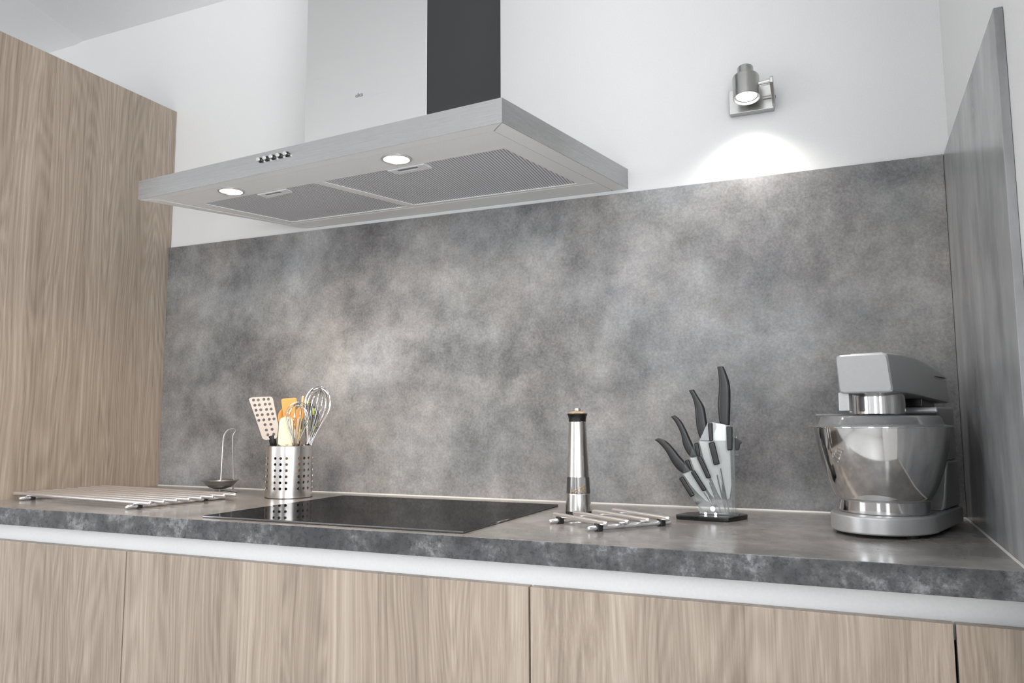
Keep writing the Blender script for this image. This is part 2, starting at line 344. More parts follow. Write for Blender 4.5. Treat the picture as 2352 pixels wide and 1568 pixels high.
for i, (wl, a0, a1, z0, z1) in enumerate(WINS):
    f = 0.05; am = (a0+a1)/2; bm = bmesh.new()
    for b in ((a0, a0+f, z0, z1), (a1-f, a1, z0, z1), (am-f/2, am+f/2, z0, z1), (a0, a1, z0, z0+f), (a0, a1, z1-f, z1)):
        if wl == 'rear': box(bm, b[0], b[1], Y0-.08, Y0-.03, b[2], b[3])
        elif wl == 'right': box(bm, X1+.03, X1+.08, b[0], b[1], b[2], b[3])  # frame of the right-hand opening, added for its light
        else: box(bm, X0-.08, X0-.03, b[0], b[1], b[2], b[3])
    struct('window_%d' % (i+1), bm, 'white')
# ceiling: level field and a slightly sloped field that meet in a crease running out from the back wall
cA = (-2.60, Y1+.05, ZC+0.001); cB = (-1.30, Y0-.1, ZC+0.10)
def ceil_field(P, mat):
    bm = bmesh.new(); bm.faces.new([bm.verts.new(p) for p in P])
    bmesh.ops.triangulate(bm, faces=bm.faces[:])
    e = bmesh.ops.extrude_face_region(bm, geom=bm.faces[:]); bmesh.ops.translate(bm, verts=[g for g in e['geom'] if isinstance(g, bmesh.types.BMVert)], vec=(0, 0, .12))
    struct('ceiling', bm, mat)
ceil_field([cA, cB, (X1+.1, Y0-.1, ZC+.115), (X1+.1, Y1+.05, ZC+.015)], 'ceil')
ceil_field([cA, (X0-.1, Y1+.05, ZC-.05), (X0-.1, Y0-.1, ZC-.45), cB], 'ceil')

# ================================================================ fixed furniture
LX = -2.1302; D = 0.6053; H = 0.7339
# tall cabinet on the left
tc_ = thing('tall_cabinet', 'tall taupe wood-grain cabinet standing at the left end of the worktop', 'cabinet', (LX, 0, 0))
obj('side_panel', B((-0.019, 0, -0.60, 0.0095, 0.10, Z0+1.180), bev=.0008), 'wood_tall', tc_)
obj('body', B((-0.58, -0.0195, -0.58, 0.0095, 0.10, Z0+1.176)), 'carcass', tc_)
obj('door', B((-0.597, -0.0015, -0.62, -0.6015, 0.10, Z0+1.178), bev=.001), 'wood_tall', tc_)
obj('plinth', B((-0.59, -0.01, -0.55, -0.53, 0.0, 0.099)), 'carcass', tc_)
# worktop
wt = thing('worktop', 'dark grey slate-look worktop running along the whole counter', 'worktop', (0, 0, Z0))
obj('slab', B((LX+.0005, -.0005, -D+.0022, -.0002, -.0374, 0), bev=.0004, seg=1), 'slate_top', wt)
eb = obj('edge_band', B((LX+.0005, -.0005, -D, -D+.0021, -.0374, -.0001), bev=.0015, seg=3), 'slate_edge', wt); eb['label'] = 'dark mottled front edge'
bm = bmesh.new(); prism(bm, [(-.0002, 0.0), (-.0032, 0.0), (-.0005, .0028)], LX+.001, -.001, 'yzx'); obj('sealant_bead', bm, 'seal', wt)
bm = bmesh.new(); prism(bm, [(-.0006, 0.0), (-.0030, 0.0), (-.0006, .0026)], -D+.01, -.007, 'xzy'); obj('sealant_bead', bm, 'seal', wt)
# backsplash and end panel
tag(obj('backsplash_panel', B((LX+.0005, -.0005, 0.0, .0098, Z0+.0005, Z0+H), bev=.0006), 'slate'), 'wide mottled grey slate-look backsplash panel behind the worktop', 'backsplash')
tag(obj('end_panel', B((0.0, .0112, -.634, .0095, 0.0, Z0+H), bev=.0012), 'slate_side'), 'narrow grey slate-look end panel standing upright at the right of the worktop', 'panel')
# base cabinets
DY = -0.5853; DZ = -0.0762
def base_cab(x0, x1, label, name='base_cabinet'):
    c = thing(name, label, 'cabinet', (0, 0, 0), group='base cabinets under the worktop')
    obj('body', B((x0+.001, x1-.001, -.545, -.02, 0.10, Z0-.115)), 'carcass', c)
    obj('door', B((x0+.0016, x1-.0016, DY, DY+.019, 0.11, Z0+DZ), bev=.0012), 'wood', c)
    obj('plinth', B((x0+.001, x1-.001, -.51, -.495, 0.0, .099)), 'carcass', c)
base_cab(LX+.001, -1.587, 'wood-grain base cabinet beside the tall cabinet, leftmost under the worktop')
base_cab(-1.587, -.687, 'wide wood-grain base cabinet under the black hob')
base_cab(-.687, -.0858, 'wood-grain base cabinet under the knife stand and mixer')
tag(obj('filler_panel', B((-.0842, -.0006, DY, DY+.019, 0.0, Z0+DZ), bev=.0012), 'wood'), 'narrow wood-grain filler panel at the far right below the worktop', 'panel')
# finger-pull channel
bm = bmesh.new()
prof = [(-.548, -.0378), (-.5600, -.0378)]
prof += [(-.5600, -.088), (-.5655, -.0985), (-.5655, -.1005), (-.548, -.1005)]
prism(bm, prof, LX+.001, -.0006, 'yzx')
tag(obj('handle_channel', bm, 'white', loc=(0, 0, Z0)), 'long white recessed handle channel between worktop and cabinet doors', 'handle channel')

# ================================================================ hob
hb = thing('induction_hob', 'flat black glass induction hob set on the worktop under the hood', 'hob', (0, 0, Z0))
bm = B((-1.391, -.810, -.578, -.096, .0002, .0046)); bevel(bm, .0012, 2); obj('glass_plate', bm, 'gloss', hb)

# ================================================================ range hood
FL, FR, BR, BL = (-1.810, -.405), (-.768, -.505), (-.662, .0095), (-1.608, .0095)
def hoodpt(s, t):
    f = Vector(FL).lerp(Vector(FR), s); b = Vector(BL).lerp(Vector(BR), s); return f.lerp(b, t)
hd = thing('range_hood', 'brushed steel chimney range hood mounted on the white wall over the hob', 'hood', (0, 0, Z0))
hz0, hz1 = .745, .7935
def fill_loops(bm, loops, z0, t):
    edges = []
    for lp in loops:
        vs = [bm.verts.new((x, y, z0)) for x, y in lp]; edges += [bm.edges.new((vs[i], vs[(i+1) % len(vs)])) for i in range(len(vs))]
    r = bmesh.ops.triangle_fill(bm, edges=edges, use_beauty=True)
    fs = [g for g in r['geom'] if isinstance(g, bmesh.types.BMFace)]
    e = bmesh.ops.extrude_face_region(bm, geom=fs); bmesh.ops.translate(bm, verts=[g for g in e['geom'] if isinstance(g, bmesh.types.BMVert)], vec=(0, 0, t))
oFL, oFR, oBR, oBL = FL, FR, BR, BL
FL, FR, BR, BL = (FL[0]+.0014, FL[1]+.0008), (FR[0]-.0010, FR[1]+.0012), (BR[0]-.0014, BR[1]), (BL[0]+.0014, BL[1])
bm = bmesh.new(); prism(bm, [oFL, oFR, oBR, oBL], hz0+.0047, hz1)
fill_loops(bm, [[oFL, oFR, (oBR[0], oBR[1]+.0002), (oBL[0], oBL[1]+.0002)], [FL, FR, BR, BL]], hz0, .0047); obj('canopy', bm, 'steel_k', hd, wn=False)
bm = bmesh.new(); prism(bm, [FL, FR, BR, BL], hz0+.00455, hz0+.00468); obj('groove_shade_plate', bm, 'dark', hd)  # dark plate added so the gaps between strips look shaded
def quad_plate(name, pts, z0, z1, mat, parent, bev=.0004):
    bm = bmesh.new(); prism(bm, pts, z0, z1)
    if bev: bevel(bm, bev, 1)
    return obj(name, bm, mat, parent)
def inset(a, b, k): return (a[0]+(b[0]-a[0])*k, a[1]+(b[1]-a[1])*k)
gFL, gFR, gBR, gBL = (-1.7617, -.3853), (-.8009, -.4692), (-.7014, .0090), (-1.6043, .0090)
e_ = .0012
# mitred rim strips
quad_plate('front_strip', [FL, FR, (gFR[0]-.001, gFR[1]-.0004), (gFL[0], gFL[1]-.0006)], hz0, hz0+.0045, 'steel_u', hd)
quad_plate('side_strip', [(FR[0]+.0008, FR[1]+.002), BR, (gBR[0]+e_, gBR[1]), (gFR[0]+e_, gFR[1]+.001)], hz0, hz0+.0045, 'steel_u', hd)
quad_plate('side_strip', [(FL[0]+.0006, FL[1]+.0016), (gFL[0]-e_, gFL[1]+.001), (gBL[0]-e_, gBL[1]), BL], hz0, hz0+.0045, 'steel_u', hd)
# lamp panel along the front, rear strip, inner frame
lpL, lpR = (-1.733, -.3145), (-.7830, -.3825)
def hole_poly(outl, holes, z0, z1, name, mat, parent, seg=40):
    bm = bmesh.new(); holed_plate(bm, outl, holes, z1-z0, 'xyz', z0, seg); return obj(name, bm, mat, parent)
LAMPS = [(-1.5431, -.3678, .0315), (-1.0556, -.4068, .0325)]
hole_poly([(gFL[0]+e_, gFL[1]+e_), (gFR[0]-e_, gFR[1]+e_), lpR, lpL], LAMPS, hz0+.0006, hz0+.0045, 'lamp_panel', 'steel_u', hd)
fLs = [(-1.6879, -.3092), (-1.3223, -.3369), (-1.2264, -.0700), (-1.6012, -.0641)]
fRs = [(-1.2969, -.3380), (-.8216, -.3698), (-.7610, -.0785), (-1.2028, -.0752)]
bm = bmesh.new()
fill_loops(bm, [[(lpL[0]+.0006, lpL[1]+.0012), (lpR[0], lpR[1]+.0012), (-.7182, -.0690), (-1.6365, -.0510)], fLs, fRs], hz0+.0006, .004)
obj('filter_frame', bm, 'steel_u', hd)
quad_plate('rear_strip', [(-1.6360, -.0495), (-.7180, -.0675), (-.7030, .0090), (-1.6120, .0090)], hz0+.0003, hz0+.0045, 'steel_u', hd)
# grease filters with latch
def filt(q, latch, hole):
    f = quad_plate('grease_filter', q, hz0+.0022, hz0+.0046, 'mesh', hd, 0)
    c = (sum(p[0] for p in latch)/4, sum(p[1] for p in latch)/4)
    f2 = bmesh.new(); fill_loops(f2, [latch, hole], hz0-.0008, .003); lt = obj('latch', f2, 'latch', f)
    lt['label'] = 'pale latch plate of the filter'
    b2 = bmesh.new(); prism(b2, hole, hz0+.0015, hz0+.0022); obj('latch_recess', b2, 'dark', f)
    m = lambda i, j, k: (hole[i][0]*(1-k)+hole[j][0]*k, hole[i][1]*(1-k)+hole[j][1]*k)
    b3 = bmesh.new(); prism(b3, [m(0, 3, .25), m(1, 2, .25), m(1, 2, .6), m(0, 3, .6)], hz0-.0004, hz0+.001); obj('latch_slider', b3, 'satin', f)
filt(fLs, [(-1.5069, -.3170), (-1.412, -.3257), (-1.4147, -.2994), (-1.504, -.2838)], [(-1.4868, -.3135), (-1.4368, -.3175), (-1.4392, -.3065), (-1.487, -.3020)])
filt(fRs, [(-1.1164, -.3455), (-1.019, -.3539), (-1.016, -.3224), (-1.1061, -.3141)], [(-1.0938, -.3430), (-1.0402, -.3465), (-1.0425, -.3330), (-1.0925, -.3290)])
# lamps
def spot(name, loc, rot, energy, size, blend, col, rad=.02):
    l = bpy.data.lights.new(name, 'SPOT'); l.energy = energy; l.spot_size = size; l.spot_blend = blend; l.color = col; l.shadow_soft_size = rad
    o = bpy.data.objects.new(name, l); COL.objects.link(o); o.location = loc; o.rotation_euler = rot; return o
for i, (x, y, r) in enumerate(LAMPS):
    bm = bmesh.new(); lathe(bm, [(r-.0002, .0045), (r-.0002, -.0016), (r-.0015, -.0026), (r-.0045, -.0022), (r-.0055, .0008), (r-.0055, .0045)], 40, closed=True)
    lp = obj('hood_lamp', bm, 'alu', hd, (x, y, hz0))
    bm = bmesh.new(); lathe(bm, [(0, -.0004), (r-.0065, .0002), (r-.0057, .0012), (r-.0057, .0022), (0, .0022)], 40); obj('lens', bm, 'glow_hood', lp)
    spot('hood_lamp_light', (x, y, Z0+hz0-.004), (0, 0, 0), 14.0, math.radians(156), 0.9, (1.0, 0.83, 0.64))
# push buttons on the front edge
fdir = (Vector(FR)-Vector(FL)).normalized(); fn = Vector((fdir.y, -fdir.x))
ang = math.atan2(fdir.y, fdir.x)
for x, y in [(-1.3881, -.4455), (-1.3687, -.4474), (-1.3494, -.4492), (-1.3291, -.4512), (-1.3077, -.4532)]:
    bm = bmesh.new(); lathe(bm, [(0, 0), (.0062, 0), (.0062, .0015), (.0052, .0025), (.0052, .006), (0, .006)], 20)
    bmesh.ops.rotate(bm, verts=bm.verts, matrix=Matrix.Rotation(PI/2, 3, 'X')); b_ = obj('button', bm, 'black', hd, (x, y, .7765), ang)
    bm = bmesh.new(); lathe(bm, [(.0, .0062), (.0048, .0062), (.0050, .0085), (.0042, .0098), (0, .0100)], 20)
    bmesh.ops.rotate(bm, verts=bm.verts, matrix=Matrix.Rotation(PI/2, 3, 'X')); obj('button_cap', bm, 'chrome', b_)
# chimney
cFR, cFL, cBR, cBL = (-1.078, -.239), (-1.4555, -.206), (-.997, .0095), (-1.385, .0095)
bm = bmesh.new(); prism(bm, [cFL, cFR, cBR, cBL], hz1+.0002, ZC-Z0-.001); bevel(bm, .0008, 1); obj('chimney_duct', bm, 'steel_h', hd)
bm = bmesh.new(); prism(bm, [(cFR[0]+.0001, cFR[1]), (cFR[0]+.0007, cFR[1]), (cBR[0]+.0009, cBR[1]), (cBR[0]+.0001, cBR[1])], hz1+.0004, ZC-Z0-.001); dsp = obj('duct_side_shade', bm, 'steel_d', hd); dsp['label'] = 'chimney side with its shade put into the colour'  # thin sheet added to paint the chimney's right side in shade
# maker's name on the chimney
cu = bpy.data.curves.new('logo', 'FONT'); cu.body = 'elica'; cu.size = .0155; cu.extrude = .00015; cu.space_character = 0.92
to = bpy.data.objects.new('logo_tmp', cu); COL.objects.link(to)
dg = bpy.context.evaluated_depsgraph_get(); me = bpy.data.meshes.new_from_object(to.evaluated_get(dg)); bpy.data.objects.remove(to)
me.materials.clear(); me.materials.append(MT['ink'])
lo = bpy.data.objects.new('logo', me); COL.objects.link(lo); lo.parent = hd
cd = (Vector(cFR)-Vector(cFL)).normalized()
lo.location = (-1.2912, -.2204-.0004, .9930); lo.rotation_euler = (PI/2, 0, math.atan2(cd.y, cd.x))

# ================================================================ wall spotlight
wl = thing('wall_spotlight', 'small satin nickel adjustable spotlight mounted high on the white wall', 'lamp', (-.3755, Y1, Z0+.89))
# local: x right, y towards the wall is +, z up ; wall surface at y=0
obj('back_plate', B((-.0432, .0520, -.022, -.0004, -.0075, .0480), bev=.0012), 'satin', wl)
bm = bmesh.new(); tube(bm, [(.0300, -.022, .0180), (.0520, -.022, .0180)], .004, 12); obj('hinge_pin', bm, 'satin', wl)
bm = bmesh.new(); prism(bm, [(-.020, -.004), (-.020, .016), (-.072, .046), (-.082, .040), (-.082, .028), (-.034, -.004)], .0500, .0565, 'yzx'); bevel(bm, .0008, 1); obj('arm', bm, 'satin', wl)
bm = bmesh.new(); tube(bm, [(.025, -.070, .0330), (.0425, -.070, .0345)], .0052, 14); tube(bm, [(.0425, -.070, .0345), (.0505, -.070, .0350)], .0068, 14); obj('pivot', bm, 'chrome', wl)
bm = bmesh.new(); tube(bm, [(.052, -.011, .022), (.0565, -.011, .022)], .0035, 10); obj('screw', bm, 'black', wl)
tilt = Matrix.Rotation(math.radians(-9), 4, 'X')
bm = bmesh.new(); lathe(bm, [(.0278, .000), (.0288, .001), (.0288, .050), (.0275, .0535), (.0178, .0550), (.0172, .0560), (.0172, .0755), (.0160, .0775), (0, .0778), ], 40)
lathe(bm, [(.0278, 0), (.0262, .0), (.0255, .006), (.0, .012)], 40)
hs = obj('lamp_head', bm, 'satin', wl, (0, -.070, .0045)); hs.rotation_euler = (math.radians(-10), math.radians(-1.5), 0)
bm = bmesh.new(); lathe(bm, [(0, .0022), (.016, .003), (.0215, .0055), (.0215, .008), (0, .008)], 32); obj('lens', bm, 'glow_spot', hs)
spot('wall_spot_light', (-.3755, Y1-.072, Z0+.89+.002), (math.radians(-8), 0, 0), 8.0, math.radians(132), 1.0, (1.0, .97, .93), .022)

# ================================================================ big trivet
def trivet(name, label, cx, cy, rot, length, n, step, supx, suplen, r, feet, loc_z=Z0):
    t = thing(name, label, 'trivet', (cx, cy, loc_z), rot, 'steel rod trivets on the worktop')
    bm = bmesh.new(); p, q = rod_pts((-length/2, 0, 0), (length/2, 0, 0), r); tube(bm, p, q, 12)
    first = obj('rod', bm, 'alu', t, (0, -(n-1)/2*step, .0146))
    for i in range(1, n):
        o = first.copy(); COL.objects.link(o); o.parent = t; o.location = (0, (i-(n-1)/2)*step, .0146)
    bm = bmesh.new(); p, q = rod_pts((0, -suplen/2, 0), (0, suplen/2, 0), r*.9); tube(bm, p, q, 12)
    s0 = obj('support_rod', bm, 'alu', t, (-supx, 0, .0146-1.8*r)); s1 = s0.copy(); COL.objects.link(s1); s1.parent = t; s1.location = (supx, 0, .0146-1.8*r)
    bm = bmesh.new(); box(bm, -.0065, .0065, -.0055, .0055, 0.0002, .0130); bevel(bm, .001, 1)
    f0 = None
    for sx in (-supx, supx):
        for fy in feet:
            if f0 is None: f0 = obj('rubber_foot', bm, 'rubber', t, (sx, fy, 0))
            else:
                o = f0.copy(); COL.objects.link(o); o.parent = t; o.location = (sx, fy, 0)
    return t
trivet('trivet', 'long steel trivet of eight rods on the worktop beside the tall cabinet', -1.848, -.372, math.radians(-5.8), .525, 8, .0338, .205, .275, .0052, (-.105, .075))
trivet('trivet', 'small square steel trivet of four rods in front of the pepper mill', -.6145, -.361, math.radians(-36.5), .166, 4, .0468, .060, .190, .0050, (-.071, .071))

# ================================================================ ladle rest (dish with wire loop)
lr = thing('spoon_rest', 'steel spoon rest with round dish and tall wire loop, beside the utensil holder', 'spoon rest', (-1.768, -.128, Z0), math.radians(43))
bm = bmesh.new(); pr = [(0, .0105), (.015, .0112), (.030, .0165), (.040, .0250), (.0435, .0305), (.0495, .0335), (.0498, .0343), (.0430, .0320), (.0385, .0258), (.029, .0180), (.015, .0128), (0, .0120)]
lathe(bm, pr, 40); obj('dish', bm, 'satin', lr)
def smooth_path(P, k=6):
    P = [Vector(p) for p in P]; out = []
    for i in range(len(P)-1):
        p0, p1, p2, p3 = P[max(i-1, 0)], P[i], P[i+1], P[min(i+2, len(P)-1)]
        for j in range(k):
            t = j/k; out.append(0.5*((2*p1)+(p2-p0)*t+(2*p0-5*p1+4*p2-p3)*t*t+(3*p1-p0-3*p2+p3)*t**3))
    out.append(P[-1]); return out
bm = bmesh.new()
tube(bm, smooth_path([(0, 0, .0030), (.0015, 0, .03), (.003, .004, .09), (.0045, .010, .145), (.010, .016, .1625), (.020, .024, .1705), (.031, .030, .1710), (.0355, .033, .1655), (.031, .034, .157), (.0290, .034, .145), (.0305, .036, .11), (.034, .042, .05), (.0345, .044, .012), (.031, .042, .0030), (.022, .032, .0022), (.010, .012, .0022), (0, 0, .0022)]), .0020, 8)
obj('wire_loop', bm, 'alu', lr)
bm = bmesh.new(); tube(bm, [(.036*math.cos(a)+.006, .036*math.sin(a)+.010, .0022) for a in [2*PI*i/36 for i in range(36)]], .0020, 8, closed=True); obj('base_ring', bm, 'alu', lr)

# ================================================================ utensil holder and utensils
CUP = (-1.521, -.149, Z0); CR = math.radians(38.5)
uh = thing('utensil_holder', 'perforated brushed steel utensil holder on the worktop behind the hob', 'utensil holder', CUP, CR)
R_, HT = .0583, .130
cols = [math.radians(-36.5+15*j+60*k-90) for k in range(6) for j in range(3)]
rows = [.0247+.0150*i for i in range(6)]
bm = bmesh.new()
hw, hh, hr = math.radians(7.5), .0075, .0035
angs = sorted(cols); us = []
def cyl(a, z, r=R_): return (r*math.cos(a), r*math.sin(a), z)
def quadp(a0, a1, z0, z1, k=3):
    for i in range(k):
        b0 = a0+(a1-a0)*i/k; b1 = a0+(a1-a0)*(i+1)/k
        bm.faces.new([bm.verts.new(cyl(*p)) for p in ((b0, z0), (b1, z0), (b1, z1), (b0, z1))])
zlo, zhi = rows[0]-hh, rows[-1]+hh
for k in range(6):
    a_s = math.radians(-36.5+60*k-90)-hw; a_e = a_s+6*hw; nx = math.radians(-36.5+60*(k+1)-90)-hw
    for j in range(3):
        a0 = a_s+2*hw*j; a1 = a0+2*hw; ac = (a0+a1)/2
        quadp(a0, a1, 0.0005, zlo, 4); quadp(a0, a1, zhi, HT, 4)
        for z in rows:
            outer = [(a0+(a1-a0)*i/4, z-hh) for i in range(4)]+[(a1, z-hh+2*hh*i/4) for i in range(4)]+[(a1-(a1-a0)*i/4, z+hh) for i in range(4)]+[(a0, z+hh-2*hh*i/4) for i in range(4)]
            inner = [(ac+hr/R_*math.cos(2*PI*i/16+PI*1.25), z+hr*math.sin(2*PI*i/16+PI*1.25)) for i in range(16)]
            vo = [bm.verts.new(cyl(*p)) for p in outer]; vi = [bm.verts.new(cyl(*p)) for p in inner]
            for i in range(16): bm.faces.new((vo[i], vo[(i+1) % 16], vi[(i+1) % 16], vi[i]))
    kk = 4
    quadp(a_e, nx, 0.0005, zlo, kk); quadp(a_e, nx, zhi, HT, kk)
    for z in rows:
        for q in range(4): quadp(a_e, nx, z-hh+2*hh*q/4, z-hh+2*hh*(q+1)/4, kk)
bmesh.ops.remove_doubles(bm, verts=bm.verts, dist=.00005)
bmesh.ops.recalc_face_normals(bm, faces=bm.faces)
bmesh.ops.solidify(bm, geom=bm.faces[:], thickness=.0009)
obj('perforated_wall', bm, 'steel_c', uh, smooth=50)
bm = bmesh.new(); lathe(bm, [(R_-.0022, HT-.0012), (R_-.0016, HT+.0006), (R_+.0002, HT+.0008), (R_+.0010, HT-.0004), (R_+.0002, HT-.0012)], 64, closed=True); obj('rim', bm, 'chrome', uh)
bm = bmesh.new(); lathe(bm, [(0, .0006), (R_-.0012, .0006), (R_-.0012, .002), (0, .002)], 48); obj('bottom', bm, 'steel_c', uh)
bm = bmesh.new(); lathe(bm, [(R_-.004, .0002), (R_+.0003, .0002), (R_+.0006, .0016), (R_-.004, .0016)], 48, closed=True); obj('base_ring', bm, 'rubber', uh)
UG = 'kitchen utensils in the steel holder'
def ut(name, label, cat): return thing(name, label, cat, CUP, CR, UG)
# slotted steel turner
u_ = ut('perforated_spatula', 'perforated steel spatula leaning left in the utensil holder', 'spatula')
holes = [[-.0921,.2455],[-.0807,.2459],[-.067,.2476],[-.0559,.2482],[-.0885,.2326],[-.0775,.2336],[-.0635,.2351],[-.0526,.2357],[-.0853,.2201],[-.0738,.2211],[-.0597,.2219],[-.0488,.2232],[-.0818,.2076],[-.07,.2088],[-.0561,.2096],[-.0448,.2108],[-.0778,.1946],[-.0658,.1958],[-.0525,.1971],[-.041,.1981],[-.0624,.1835],[-.0483,.1845],[-.0588,.1702],[-.0446,.1718],[-.0548,.158],[-.0405,.1597]]
outl = [(-.1036,.2474),(-.1022,.2500),(-.0980,.2520),(-.0900,.2532),(-.070,.2543),(-.0512,.2546),(-.0472,.2528),(-.0447,.2483),(-.0370,.2140),(-.030,.183),(-.0308,.165),(-.0319,.1523),(-.0350,.1490),(-.0450,.1466),(-.0590,.1455),(-.0650,.1468),(-.0683,.1506),(-.0850,.1980)]
bm = bmesh.new(); holed_plate(bm, outl, [(x, z, .0037) for x, z in holes], .0014, 'xzy', -.020, 14); obj('blade', bm, 'steel_b', u_)
bm = bmesh.new(); tube(bm, smooth_path([(-.047, -.0178, .156), (-.0425, -.0165, .142), (-.038, -.012, .12), (-.022, 0, .06), (-.010, .008, .006)], 4), .0085, 12, flat=.45); obj('handle', bm, 'black', u_)
# orange wooden turner
def flat_u(name, label, cat, outl, y, t, mat, handle, hr, hmat=None, bev=.0012):
    u = ut(name, label, cat)
    bm = bmesh.new(); prism(bm, outl, y-t/2, y+t/2, 'xzy'); bevel(bm, bev, 2); obj('blade', bm, mat, u)
    bm = bmesh.new(); tube(bm, smooth_path(handle, 3), hr, 10); obj('handle', bm, hmat or mat, u); return u
flat_u('wooden_turner', 'orange beech turner with square end standing in the utensil holder', 'spatula', [(-.0250,.2460),(-.0240,.2490),(-.0205,.2508),(.0110,.2530),(.0138,.2515),(.0143,.2480),(.0156,.190),(.0120,.165),(.0040,.150),(-.0070,.150),(-.0140,.165),(-.0190,.205)], .016, .005, 'woodspoon', [(-.002, .016, .156), (-.001, .012, .1), (.001, .006, .006)], .0055)
flat_u('silicone_spatula', 'cream silicone spatula at the front of the utensil holder', 'spatula', [(-.0296,.1335),(-.0292,.160),(-.0282,.189),(-.0265,.1965),(-.0218,.2009),(-.0112,.2039),(.0000,.2022),(.0050,.1990),(.0070,.190),(.0088,.140),(.0085,.128),(-.0050,.1265),(-.0230,.1300)], -.026, .008, 'cream', [(-.008, -.026, .135), (-.004, -.018, .08), (.002, -.006, .006)], .0060, 'woodpale', .003)
def spoon(name, label, cx, cz, rx, rz, y, mat, handle, hr):
    u = ut(name, label, 'spoon'); bm = bmesh.new()
    bmesh.ops.create_uvsphere(bm, u_segments=24, v_segments=14, radius=1.0)
    for v in bm.verts:
        x, yy, z = v.co; d = .006*(1-(x*x+z*z))
        v.co = (cx+x*rx, y+yy*.0055+(d if yy < 0.2 else d*1.0), cz+z*rz)
    obj('bowl', bm, mat, u); bm = bmesh.new(); tube(bm, smooth_path(handle, 3), hr, 10); obj('handle', bm, mat, u)
spoon('wooden_spoon', 'orange wooden spoon with round bowl half hidden behind the square-ended turner', -.0140, .203, .0185, .0240, .030, 'woodspoon', [(-.012, .032, .185), (-.010, .030, .12), (-.006, .020, .006)], .0050)
spoon('wooden_spoon', 'small golden wooden spoon standing between the two whisks', .0235, .2100, .0100, .0190, .012, 'woodspoon', [(.0225, .012, .195), (.018, .010, .12), (.012, .010, .006)], .0045)
u_ = ut('wooden_stick', 'thin pale wooden stick rising behind the small whisk', 'stick'); bm = bmesh.new(); p, q = rod_pts((.0304, .028, .2585), (.0190, .018, .006), .0038); tube(bm, p, q, 10); obj('shaft', bm, 'woodpale', u_)
u_ = ut('wooden_paddle', 'short pale wooden paddle between the cream spatula and the large whisk', 'paddle'); bm = bmesh.new(); prism(bm, [(.0165,.198),(.0205,.2035),(.0265,.2035),(.0280,.198),(.0235,.150),(.0170,.127),(.0090,.127)], -.010, -.006, 'xzy'); bevel(bm, .001, 2); obj('blade', bm, 'woodpale', u_)
bm = bmesh.new(); tube(bm, [(.014, -.008, .14), (.006, 0, .006)], .004, 10); obj('handle', bm, 'woodpale', u_)
flat_u('spotted_spatula', 'black spatula with yellow-green spots behind the large whisk', 'spatula', [(.0325,.2380),(.0336,.2440),(.0380,.2462),(.0435,.2450),(.0600,.2320),(.0700,.2200),(.0730,.2069),(.0700,.180),(.0560,.150),(.0465,.133),(.0430,.133),(.0400,.150),(.0350,.190)], .034, .004, 'spotted', [(.046, .034, .14), (.036, .026, .07), (.028, .014, .006)], .006, 'black')
bm = bmesh.new(); prism(bm, [(.0150,.1275),(.0225,.175),(.0265,.1980),(.0290,.1975),(.0290,.180),(.0245,.1275)], .004, .007, 'xzy'); u_ = ut('spotted_spatula', 'narrow black utensil with yellow-green spots between cream spatula and large whisk', 'spatula'); obj('blade', bm, 'spotted', u_)
bm = bmesh.new(); tube(bm, [(.020, .006, .135), (.012, .004, .006)], .004, 10); obj('handle', bm, 'black', u_)
def whisk(label, base, tip, rmax, n, wr, length_handle, spin):
    u = ut('whisk', label, 'whisk'); base, tip = Vector(base), Vector(tip); ax = (tip-base); Lw = ax.length; ax.normalize()
    e1 = ax.cross(Vector((0, 1, 0))).normalized(); e2 = ax.cross(e1)
    prof = [(0.0, .17), (.12, .22), (.28, .40), (.45, .68), (.60, .90), (.72, 1.0), (.82, .95), (.91, .74), (.97, .42), (1.0, 0.0)]
    for i in range(n):
        a = PI*i/n+spin; d = e1*math.cos(a)+e2*math.sin(a); sc = 1-.035*(i % 3)
        P = [base+ax*(Lw*t*sc)+d*(rmax*r*sc) for t, r in prof]; P += [base+ax*(Lw*t*sc)-d*(rmax*r*sc) for t, r in prof[:-1][::-1]]
        bm = bmesh.new(); tube(bm, smooth_path(P, 3), wr, 6); obj('wire', bm, 'chrome', u)
    bm = bmesh.new(); end = base-ax*length_handle; tube(bm, [base+ax*.012, base+ax*.010, base, end], [.0035, .0058, .0062, .0062], 12); obj('handle', bm, 'satin', u)
whisk('small wire whisk in front of the orange turner in the utensil holder', (.0130, -.036, .118), (.0185, -.060, .2405), .0300, 6, .0010, .105, .2)
whisk('large wire whisk leaning right in the utensil holder, tallest of the utensils', (.0455, -.008, .120), (.0745, -.012, .2825), .0340, 8, .0012, .108, .3)

# ================================================================ pepper mill
pm = thing('pepper_mill', 'tall slim steel pepper mill with clear window and black collar, right of the hob', 'pepper mill', (-.7245, -.2120, Z0))
def lathed(name, prof, mat, parent, seg=40, closed=False):
    bm = bmesh.new(); lathe(bm, prof, seg, closed=closed); return obj(name, bm, mat, parent)
lathed('foot', [(0, .0003), (.0262, .0003), (.0270, .0015), (.0268, .0060), (0, .0060)], 'rubber', pm)
lathed('lower_sleeve', [(0, .0060), (.0266, .0060), (.0266, .0066), (.0256, .0410), (.0250, .0418), (0, .0418)], 'steel_v', pm)
lathed('window', [(.0250, .0419), (.0234, .0747), (.0214, .0747), (.0230, .0419)], 'glassmill', pm, closed=True)
lathed('grinder_shaft', [(0, .0419), (.004, .0419), (.004, .0747), (0, .0747)], 'satin', pm, 16)
bm = bmesh.new(); rng = random.Random(3); cnt = 0
